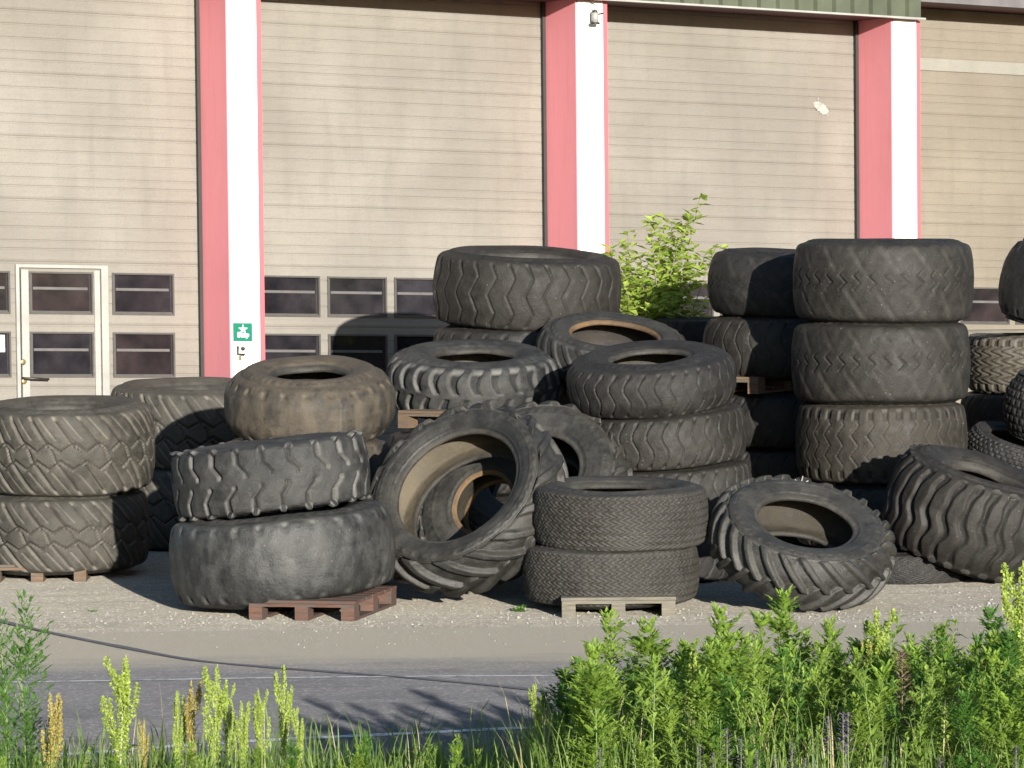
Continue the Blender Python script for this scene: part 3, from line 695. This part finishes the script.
# door bell fitting under the sign
a = wallc(236.5,346,0); b = wallc(236.8,354,0); c = wallc(243,354.5,0); k1 = wallc(241.5,348.5,0); k2 = wallc(239,357,0)
o = empty('wall_hook', B(b[0],.012,b[1])); inv = Matrix.Translation(-Vector(o.location))
q = MB().tube([B(a[0],.03,a[1]),B(b[0],.03,b[1]),B(c[0],.04,c[1])],.012,8).build('bracket', M['dark_metal'], o, True); q.matrix_parent_inverse = inv
q = MB().tube([B(k1[0],.013,k1[1]),B(k1[0],.05,k1[1]),B(k1[0],.06,k1[1])],[.018,.018,.008],12).build('knob', M['dark_metal'], o, True); q.matrix_parent_inverse = inv
q = MB().box(k2[0]-.012,k2[0]+.012,.013,.03,k2[1]-.03,k2[1]+.012,B).build('tag', M['brass'], o); q.matrix_parent_inverse = inv
tag(o, 'dark metal hook and knob just below the green star sign', 'hook')
# lantern on the second pillar
a = wallc(590,24,0); b = wallc(590,12,0); lt = empty('wall_lantern', B(a[0],.1,a[1])); inv = Matrix.Translation(-Vector(lt.location))
dz = (b[1]-a[1])
for nm, mb_, m_ in (('lamp_base', MB().tube([B(a[0],.10,a[1]-.01),B(a[0],.10,a[1]+.012)],.05,12), 'dark_metal'),
    ('lamp_cap', MB().tube([B(a[0],.10,a[1]+dz-.01),B(a[0],.10,a[1]+dz+.015)],[.035,.02],12), 'dark_metal'),
    ('lamp_glass', MB().tube([B(a[0],.10,a[1]+.013),B(a[0],.10,a[1]+dz-.012)],.034,12), 'alu'),
    ('lamp_arm', MB().tube([B(a[0],.10,a[1]+dz+.015),B(a[0],.10,a[1]+dz+.07),B(a[0],.02,a[1]+dz+.09)],.006,6).tube([B(a[0]+.06,.014,a[1]+dz*.8),B(a[0]+.14,.03,a[1]+dz*.95)],.009,6), 'dark_metal')):
    q = mb_.build(nm, M[m_], lt, True); q.matrix_parent_inverse = inv
tag(lt, 'small hanging lantern at the top of the second white pillar', 'lamp')
# light reflection on the third door, painted as a pale patch
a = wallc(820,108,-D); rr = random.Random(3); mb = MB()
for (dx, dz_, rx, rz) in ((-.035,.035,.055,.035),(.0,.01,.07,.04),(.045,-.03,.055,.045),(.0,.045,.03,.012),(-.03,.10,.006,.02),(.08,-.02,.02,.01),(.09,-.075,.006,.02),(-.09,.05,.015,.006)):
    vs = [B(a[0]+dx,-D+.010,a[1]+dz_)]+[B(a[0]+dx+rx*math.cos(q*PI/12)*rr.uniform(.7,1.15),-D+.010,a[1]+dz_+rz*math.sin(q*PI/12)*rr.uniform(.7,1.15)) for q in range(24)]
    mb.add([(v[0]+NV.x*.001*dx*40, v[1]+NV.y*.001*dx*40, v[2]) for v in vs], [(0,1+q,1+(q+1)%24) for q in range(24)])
q = mb.build('glint_patch', M['glint'], bld); q.matrix_parent_inverse = BLD_INV

# ------------------------------------------------------------------ ground
def bank(Y):
    if Y > 18.9: return 0.0
    t = min(1, (18.9-Y)/6.5); return .66*(t**.9)
ys = [-60,-20,0,5,9,11,12]+[12+.25*i for i in range(1,29)]+[20,24,30,40,60,100,200,600]
xs = [-400,-100,-40,-20,-10,-5,0,5,10,20,40,100,400]
def sheet(name, xs, ys, zf_, mat, lift=0):
    vs = [(x,y,zf_(y)+lift) for y in ys for x in xs]; n = len(xs)
    fs = [(j*n+i,j*n+i+1,(j+1)*n+i+1,(j+1)*n+i) for j in range(len(ys)-1) for i in range(n-1)]
    return MB().add(vs, fs).build(name, mat, None, True)
tag(sheet('ground', xs, ys, bank, M['yard']), kind='structure')
rd = MB()
e0 = G(0,650); e1 = G(1024,655)
xx = np.linspace(-40,40,41)
rd.add([(x,19.0,.004) for x in xx]+[(x,25.6+(x*.02),.004) for x in xx], [(i,i+1,41+i+1,41+i) for i in range(40)])
tag(rd.build('road', M['road']), kind='structure')
def strip(pts, wd):
    q = [G(*p) for p in pts]; mb = MB(); n = len(q)
    # dense resample
    c = catmull([(p.x,p.y) for p in q], 14)
    d = np.gradient(c, axis=0); d /= np.linalg.norm(d, axis=1)[:,None]; nn = np.c_[-d[:,1], d[:,0]]
    a = c-nn*wd/2; b = c+nn*wd/2; n = len(c)
    mb.add([(x,y,.008) for x,y in a]+[(x,y,.008) for x,y in b], [(i,i+1,n+i+1,n+i) for i in range(n-1)]); return mb
tag(strip([(-200,686),(60,682.5),(300,678.5),(560,676.5),(700,676),(1200,678)], .05).build('far_road_marking', M['paint_line']), kind='structure')
tag(strip([(-200,771),(60,756),(230,743.5),(400,735),(560,727.5),(800,720),(1200,716)], .095).build('near_road_marking', M['paint_line']), kind='structure')
tag(sheet('verge', xs, [y for y in ys if y <= 18.8], bank, M['soil'], .005), kind='structure')

# gravel
def scatter_stones(n, seed):
    r = random.Random(seed); mb = MB()
    for _ in range(n):
        y = r.gauss(26.2,.55) if r.random() < .7 else r.uniform(24.3,29); x = r.uniform(-5,5.2)
        s_ = r.uniform(.004,.013)*(1.4 if r.random() < .06 else 1); a = r.uniform(0,6.3)
        vs = [(x+s_*math.cos(a+k*2.09)*r.uniform(.7,1.3), y+s_*math.sin(a+k*2.09)*r.uniform(.7,1.3), 0.001) for k in range(3)]+[(x+s_*.2,y,s_*r.uniform(.7,1.2))]
        mb.add(vs, [(0,1,3),(1,2,3),(2,0,3)])
    return mb
tag(scatter_stones(2600, 3).build('gravel', M['stone']), 'pale loose gravel scattered along the yard edge', None, None, 'stuff')

def shadow_strip(name, pts, w0):
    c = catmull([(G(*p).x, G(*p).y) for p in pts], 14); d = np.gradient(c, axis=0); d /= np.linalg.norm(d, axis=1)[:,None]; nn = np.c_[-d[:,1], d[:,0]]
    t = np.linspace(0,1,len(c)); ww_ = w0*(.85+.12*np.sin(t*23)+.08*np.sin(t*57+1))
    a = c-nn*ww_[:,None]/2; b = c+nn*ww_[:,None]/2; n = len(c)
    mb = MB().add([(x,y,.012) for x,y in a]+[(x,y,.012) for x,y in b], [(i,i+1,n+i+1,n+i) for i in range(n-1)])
    return tag(mb.build(name, M['shadow_strip']), kind='structure')
shadow_strip('road_shadow_strip', [(-120,590),(0,622),(60,636),(120,648),(190,661),(260,668),(340,674),(430,681),(540,692),(650,705)], .075)  # thin cast shadow across the road, painted as a dark strip

# ------------------------------------------------------------------ vegetation
def leaflet(mb, p, d, up, L, Wd, droop=.15):
    s_ = d.cross(up); 
    if s_.length < 1e-4: s_ = Vector((1,0,0))
    s_ = s_.normalized(); n = s_.cross(d).normalized()
    a = p; b = p+d*L*.45+s_*Wd*.5+n*L*.05; c = p+d*L-Vector((0,0,droop*L)); e = p+d*L*.45-s_*Wd*.5+n*L*.05; m = p+d*L*.5-n*Wd*.12
    mb.add([a,b,c,e,m], [(0,1,4),(1,2,4),(2,3,4),(3,0,4)])
def pinnate(mb, p, d, L, r, k=4, fine=False):
    up = Vector((0,0,1)); side = d.cross(up); side = side.normalized() if side.length > 1e-3 else Vector((1,0,0))
    for i in range(k):
        f = (i+.6)/k; q = p+d*L*f*.8-Vector((0,0,L*.08*f*f)); ll = L*(.50 if not fine else .36)*(1-.45*f)*r.uniform(.8,1.2)
        for sg_ in (1,-1):
            dd = (d*.8+side*sg_*r.uniform(.45,.85)+up*r.uniform(-.1,.35)).normalized()
            leaflet(mb, q, dd, ll, ll*(.30 if not fine else .16), up if False else .15) if False else leaflet(mb, q, dd, up, ll, ll*(.52 if not fine else .2))
    leaflet(mb, p+d*L*.7-Vector((0,0,L*.04)), d, up, L*.45, L*.17)
def weed(seed, h=1.0, fine=False, bushy=1.0):
    r = random.Random(seed); stem = MB(); lv = MB(); lean = Vector((r.uniform(-.12,.12), r.uniform(-.08,.08), 0))
    def pos(f): return Vector((0,0,h*f))+lean*h*f*f
    stem.tube([pos(i/6) for i in range(7)], [.006*(1-.7*i/6) for i in range(7)], 5)
    ang = r.uniform(0,6.3)
    nl = int(26*bushy)
    for i in range(nl):
        f = .12+.86*i/nl; ang += 2.4; p = pos(f); L = .17*h*(1.0-.35*f)*r.uniform(.55,1.35)
        d = Vector((math.cos(ang),math.sin(ang),r.uniform(.5,1.4)+.5*(f > .85))).normalized(); pinnate(lv, p, d, L, r, 3 if not fine else 5, fine)
    for b in range(int(9*bushy)):
        f = r.uniform(.3,.9); ang = r.uniform(0,6.3); p = pos(f); L = h*.20*(1.25-f)*r.uniform(.5,1.5)
        d = Vector((math.cos(ang),math.sin(ang),1.3)).normalized(); e = p+d*L; stem.tube([p,p+d*L*.5,e],[.003,.0025,.0015],4)
        for i in range(7):
            a2 = i*2.4+ang; q = p+d*L*(.2+.8*i/6); dd = (Vector((math.cos(a2),math.sin(a2),.5))+d*.4).normalized()
            pinnate(lv, q, dd, .15*h*r.uniform(.7,1.2), r, 3, fine)
    for i in range(7):   # tip cluster
        a2 = i*2.4; pinnate(lv, pos(.99), Vector((math.cos(a2)*.5,math.sin(a2)*.5,1)).normalized(), .12*h*r.uniform(.8,1.2), r, 3, fine)
    return stem.mesh('stem'), lv.mesh('leaves')
def lance(seed, h=1.0):
    # simple lance shaped leaves up a wiry, slightly bent stem
    r = random.Random(seed); stem = MB(); lv = MB(); a0 = r.uniform(0,6.3); k = r.uniform(.05,.22)
    def pos(f): return Vector((math.cos(a0)*k*f**2.2, math.sin(a0)*k*f**2.2, f*h))
    stem.tube([pos(i/7) for i in range(8)], [.0055*(1-.7*i/7) for i in range(8)], 5)
    ang = 0
    for i in range(44):
        f = .1+.9*i/44; ang += 2.4+r.uniform(-.5,.5); L = .12*h*r.uniform(.5,1.3)*(1.1-.4*f)
        if r.random() < .12: continue
        d = Vector((math.cos(ang),math.sin(ang),r.uniform(.1,1.5))).normalized(); leaflet(lv, pos(f), d, Vector((0,0,1)), L, L*r.uniform(.32,.48), r.uniform(0,.5))
    for b in range(6):
        f = r.uniform(.35,.9); ang = r.uniform(0,6.3); p = pos(f); d = Vector((math.cos(ang),math.sin(ang),r.uniform(1,2))).normalized(); L = h*r.uniform(.1,.25)
        stem.tube([p,p+d*L],[.0025,.0012],4)
        for i in range(9):
            a2 = i*2.4; dd = (Vector((math.cos(a2),math.sin(a2),.4))+d*.6).normalized(); q = L*.0+h*.055*r.uniform(.6,1.3); leaflet(lv, p+d*L*(.2+.1*i*.9), dd, Vector((0,0,1)), q, q*.5, .1)
    return stem.mesh('stem'), lv.mesh('leaves')
def dock(seed, h=1.0, spread=.075):
    r = random.Random(seed); stem = MB(); sd_ = MB(); lv = MB(); lean = Vector((r.uniform(-.05,.05),0,0))
    def pos(f): return Vector((0,0,h*f))+lean*f*f*h
    stem.tube([pos(i/6) for i in range(7)], [.007*(1-.7*i/6) for i in range(7)], 5)
    axes = [(pos(.35), pos(.98), 0)]
    for b in range(9):
        f = .38+.055*b; a = r.uniform(0,6.3); p = pos(f); L = h*(.34-.022*b)
        axes.append((p, p+Vector((math.cos(a)*spread*1.1,math.sin(a)*spread*1.1,L)), 1))
    for (p, q, k) in axes:
        stem.tube([p,p.lerp(q,.5)+Vector((q.x-p.x,q.y-p.y,0))*.25,q],[.003,.002,.001],4)
        n = int((q-p).length*190/h)
        for i in range(n):
            f = (i+r.random())/n; base = p.lerp(q,f)+Vector((q.x-p.x,q.y-p.y,0))*(.25*4*f*(1-f))
            rad = (.036 if k == 0 else .028)*(1-.7*f)+.005
            for j in range(4):
                a = r.uniform(0,6.3); w2 = r.uniform(.3,1)*rad; c = base+Vector((math.cos(a)*w2,math.sin(a)*w2,r.uniform(-.01,.01)))
                z = r.uniform(.0055,.0095); n1 = Vector((r.uniform(-1,1),r.uniform(-1,1),r.uniform(-1,1))).normalized(); n2 = n1.cross(Vector((.3,.5,.8))).normalized(); n3 = n1.cross(n2)
                sd_.add([c+n2*z,c+n3*z,c-n2*z,c-n3*z], [(0,1,2,3)])
    for i in range(7):
        a = i*2.4; f = .05+.07*i; d = Vector((math.cos(a),math.sin(a),.9)).normalized(); leaflet(lv, pos(f), d, Vector((0,0,1)), .24*h*(1-f*.7), .05*h, .35)
    return stem.mesh('stem'), sd_.mesh('seed_head'), lv.mesh('leaves')
WE = [weed(i, 1.0, bushy=1.15) for i in range(7)]; WE += [lance(200+i) for i in range(7)]; WF = [weed(40+i, 1.0, True, 1.3) for i in range(2)]
DK = [dock(70+i, 1.0) for i in range(5)]
def plant(name, label, cat, group, parts, px, ytop, Y, hmul=1.0, rz=None, wide=1.0):
    top = P(px, ytop, Y); z0 = bank(Y); h = top.z-z0
    o = empty(name, (top.x, top.y, z0)); o.scale = (h*wide,h*wide,h*hmul); o.rotation_euler.z = random.uniform(0,6.3) if rz is None else rz
    tag(o, label, cat, group)
    for nm, me, m_ in parts:
        if not me.materials: me.materials.append(m_)
        c_ = bpy.data.objects.new(nm, me); COL.objects.link(c_); c_.parent = o
        if me.materials[0] != m_: c_.material_slots[0].link = 'OBJECT'; c_.material_slots[0].material = m_
    return o
# tops of the dense clump on the right, pixel heights
tx = [500,530,560,590,617,640,660,700,725,745,775,800,820,845,880,905,940,960,1000,1040,1100]
ty = [745,715,690,655,636,662,645,668,632,660,618,655,645,655,625,650,632,655,634,625,625]
rr = random.Random(5); gW = 'leafy green weeds of the near verge'
spots = []
for i in range(255):
    x = rr.uniform(545,1075); Y = rr.uniform(12.6,16.2); base = float(np.interp(x, tx, ty))-5
    y = base+rr.uniform(-2,42)+(16.2-Y)*14*rr.uniform(.1,1.5); spots.append((x,min(y,752),Y))
for x, y in zip(tx, ty):
    if 540 < x < 1080 : spots.append((x,y-12,rr.uniform(14,16.5))); spots.append((x+rr.uniform(-14,14),y+8,rr.uniform(14,16.5)))
for i in range(26): x = rr.uniform(330,560); spots.append((x,rr.uniform(735,765)-max(0,x-520)*.5,rr.uniform(13,16)))
for i in range(22): spots.append((rr.uniform(-20,340),rr.uniform(742,772),rr.uniform(13,15.5)))
for i, (x, y, Y) in enumerate(spots):
    k = rr.randrange(14); lm = (M['leaf'],M['leaf_light'],M['leaf_dark'])[rr.choice((0,0,0,1,1,2))]
    plant('leafy_weed', 'leafy green feather leaved weed growing among the others on the near verge', 'weed', gW, [('stem',WE[k][0],M['stem']),('leaves',WE[k][1],lm)], x, y, Y, wide=rr.uniform(.6,1.15))
gL = 'dark feathery weeds in the lower left corner'
for (x, y, Y) in ((8,628,14.5),(24,612,14.9),(30,700,14.2),(4,690,13.8),(50,728,14.0),(-15,640,14.6)):
    plant('feathery_weed', 'dark green feathery weed in the lower left corner', 'weed', gL, [('stem',WF[0][0],M['stem']),('leaves',WF[1 if x > 20 else 0][1],M['leaf_dark'])], x, y, Y, wide=.8)
docks = [(178,690,14.7,'pale dock spike at the left of the second cluster from the left',1,'seed',.8),
 (228,682,14.9,'dock spike just right of the tallest one of the second cluster',0,'seed',.8),
 (296,706,14.6,'short pale dock spike at the right end of the left verge row',3,'seed',.7),
 (118,655,14.2,'tall yellow green dock seed spike standing alone in front of the road on the left',0,'seed',1.25),
 (52,692,13.8,'reddish yellow dock spike beside the lower left corner weeds',1,'seed_red',.9),
 (142,718,14.0,'short rusty dock spike just right of the tall lone one',2,'seed_red',.6),
 (192,680,14.6,'reddish tipped dock spike, left of the middle pair on the left verge',3,'seed_red',.8),
 (213,664,14.4,'tallest dock spike of the second cluster from the left',4,'seed',.9),
 (242,700,14.5,'short dock spike between the second cluster and the right hand pair',1,'seed',.8),
 (262,688,14.7,'left spike of the dock pair around the left third of the verge',2,'seed',.8),
 (282,664,14.9,'right spike of the dock pair around the left third of the verge',0,'seed',.7),
 (534,682,15.0,'pale whitish dock spike at the left end of the dense weed clump',3,'seed',.6),
 (694,650,14.2,'yellow green dock spike inside the clump under the pallet pair',4,'seed',.7),
 (883,606,15.2,'bright yellow green dock spike rising in the clump before the tilted tyres',0,'seed',.9),
 (866,640,15.0,'reddish dock spike beside the bright yellow green one in the clump',2,'seed_red',.6),
 (1022,560,14.6,'tallest dock spike, cut by the right frame edge',1,'seed',.9),
 (988,640,14.4,'reddish dock spike left of the tallest spike at the right edge',3,'seed_red',.7),
 (800,668,14.0,'yellow dock spike low in the right hand clump',2,'seed',.6)]
for (x, y, Y, lab, k, m_, wd) in docks:
    plant('dock_plant', lab, 'plant', 'dock plants on the near verge', [('stem',DK[k][0],M['stem_pale']),('seed_head',DK[k][1],M[m_]),('leaves',DK[k][2],M['leaf'])], x, y, Y, wide=wd*1.0)
# dried brown lupin spike and purple vetch
def spike(seed, n=70, r0=.022, fs_=.03):
    r = random.Random(seed); st_ = MB().tube([(0,0,0),(0,0,.5),(0,0,1)],[.006,.005,.002],5); fl = MB()
    for i in range(n):
        f = .70+.30*i/n; a = i*2.4; rad = r0*(1.2-.9*(f-.70)/.30); c = Vector((math.cos(a)*rad,math.sin(a)*rad,f)); d = Vector((math.cos(a),math.sin(a),.6)).normalized()
        leaflet(fl, c-d*.008, d, Vector((0,0,1)), fs_, fs_*.6, .1)
    return st_.mesh('stem'), fl.mesh('flowers')
SP = spike(1, 90, .045, .04); SQ = spike(2, 34, .03, .036)
plant('dried_flower_spike', 'brown dried flower spike standing in the right hand weed clump', 'flower', None, [('stem',SP[0],M['dry']),('flowers',SP[1],M['dry'])], 902,652,13.6)
for (x, y) in ((727,728),(741,738),(828,716),(843,712),(848,712),(713,752),(792,742),(757,750),(700,745),(846,744),(775,755),(885,756),(1016,745),(805,758),(600,748),(815,762),(940,757)):
    plant('vetch_flower', 'small purple vetch flower spike low in the right hand weeds', 'flower', 'purple vetch flowers', [('stem',SQ[0],M['stem']),('flowers',SQ[1],M['petal'])], x, y, 12.35+rr.random()*.2)
# grass: stuff
def grass(n, seed, xr, yr, hr, wd=.006):
    r = random.Random(seed); mb = MB()
    for _ in range(n):
        Y = r.uniform(*yr); x = r.uniform(*xr)/S(Y); h = r.uniform(*hr)*r.uniform(.6,1); a = r.uniform(0,6.3); b = r.uniform(.05,.5)*h
        z0 = bank(Y); wv = Vector((math.cos(a+1.57),math.sin(a+1.57)*.4,0))*wd*r.uniform(.6,1.3); d = Vector((math.cos(a),math.sin(a),0))
        p0 = Vector((x,Y,z0)); p1 = p0+Vector((0,0,h*.5))+d*b*.2; p2 = p0+Vector((0,0,h*.85))+d*b*.6; p3 = p0+Vector((0,0,h))+d*b
        mb.add([p0-wv,p0+wv,p1-wv*.8,p1+wv*.8,p2-wv*.5,p2+wv*.5,p3], [(0,1,3,2),(2,3,5,4),(4,5,6)])
    return mb
tag(grass(11000, 4, (-620,640), (12.4,17.9), (.07,.20), .004).build('grass', M['grass']), 'green grass growing all along the near verge', None, None, 'stuff')
tag(grass(110, 9, (-560,640), (13,16.8), (.25,.52), .0028).build('tall_grass', M['straw']), 'thin pale straw coloured grass stems', None, None, 'stuff')
tag(grass(2200, 19, (-560,640), (12.8,16.8), (.2,.46), .005).build('long_grass', M['grass']), 'long green grass blades rising above the sward', None, None, 'stuff')

tag(grass(6500, 29, (10,640), (12.6,16.3), (.30,.52), .0045).build('meadow_grass', M['grass']), 'taller loose grass mixed into the right hand weeds', None, None, 'stuff')
tag(grass(700, 39, (0,640), (12.8,16.6), (.35,.60), .0035).build('dry_grass', M['straw']), 'dry straw stems mixed into the right hand weeds', None, None, 'stuff')
# small tufts by the tyres
def tuft(label, px, py, h, n):
    g = G(px, py); r = random.Random(px); mb = MB()
    for i in range(n):
        a = r.uniform(0,6.3); d = Vector((math.cos(a),math.sin(a),r.uniform(.5,1.6))).normalized(); leaflet(mb, Vector((r.uniform(-.04,.04),r.uniform(-.04,.04),0)), d, Vector((0,0,1)), h*r.uniform(.5,1), h*.18)
    o = mb.build('weed_tuft', M['leaf_dark']); o.location = g; tag(o, label, 'weed')
tuft('tiny weed tuft on bare ground left of the grey pallet', 520,612,.09,24)
tuft('tiny flat weed left of the road shadow on the gravel', 92,612,.05,14)

# shrub between the stacks and the third door
def shrub():
    Y = 34.4; base = P(655,525,Y); base.z = 0; r = random.Random(8); root = empty('green_shrub', base)
    tag(root, 'green leafy shrub growing between the tyre stacks in front of the third door', 'shrub')
    st_ = MB(); lv = MB(); tips = [(700,196,34.3),(690,215,34.4),(672,222,34.6),(650,215,34.2),(628,235,34.4),(612,242,34.3),(617,262,34.1),(640,255,34.5),(660,245,34.7),(716,246,34.5),(706,255,34.2),(690,262,34.4),(640,280,34.2),(625,285,34.0),(655,290,34.1),(672,300,33.9),(700,305,34.2),(686,280,34.6),(665,268,34.3),(630,270,34.5),(645,300,33.8),(615,300,33.9),(680,238,34.2),(660,228,34.4)]
    L0 = P(655,340,Y)-base
    for (x, y, yy) in tips:
        t = P(x, y, yy)-base; fork = L0*r.uniform(.55,1.15)+Vector((r.uniform(-.12,.12),0,0)); mid = fork.lerp(t,.5)+Vector((r.uniform(-.06,.06),r.uniform(-.06,.06),r.uniform(0,.06)))
        st_.tube([Vector((r.uniform(-.05,.05),0,0)), fork*.5+Vector((r.uniform(-.05,.05),0,0)), fork, mid, t], [.016,.013,.010,.006,.003], 5)
        n = 84
        for i in range(n):
            f = (i/n)**.8; p = (fork.lerp(mid,f*2) if f < .5 else mid.lerp(t,(f-.5)*2)) if y < 262 else fork.lerp(t,.25+.75*f)
            if y < 262 and f < .3 and r.random() < .6: continue
            tw = Vector((r.uniform(-1,1),r.uniform(-1,1),r.uniform(-.5,1))).normalized()*r.uniform(.01,.10 if y < 262 else .17)
            a = r.uniform(0,6.3); d = Vector((math.cos(a),math.sin(a),r.uniform(-.3,.9))).normalized()
            leaflet(lv, p+tw, d, Vector((r.uniform(-.5,.5),r.uniform(-.5,.5),1)), r.uniform(.09,.15), r.uniform(.05,.08), .1)
    st_.build('stems', M['bark'], root, True); lv.build('leaves', M['leaf_shrub'], root)
shrub()
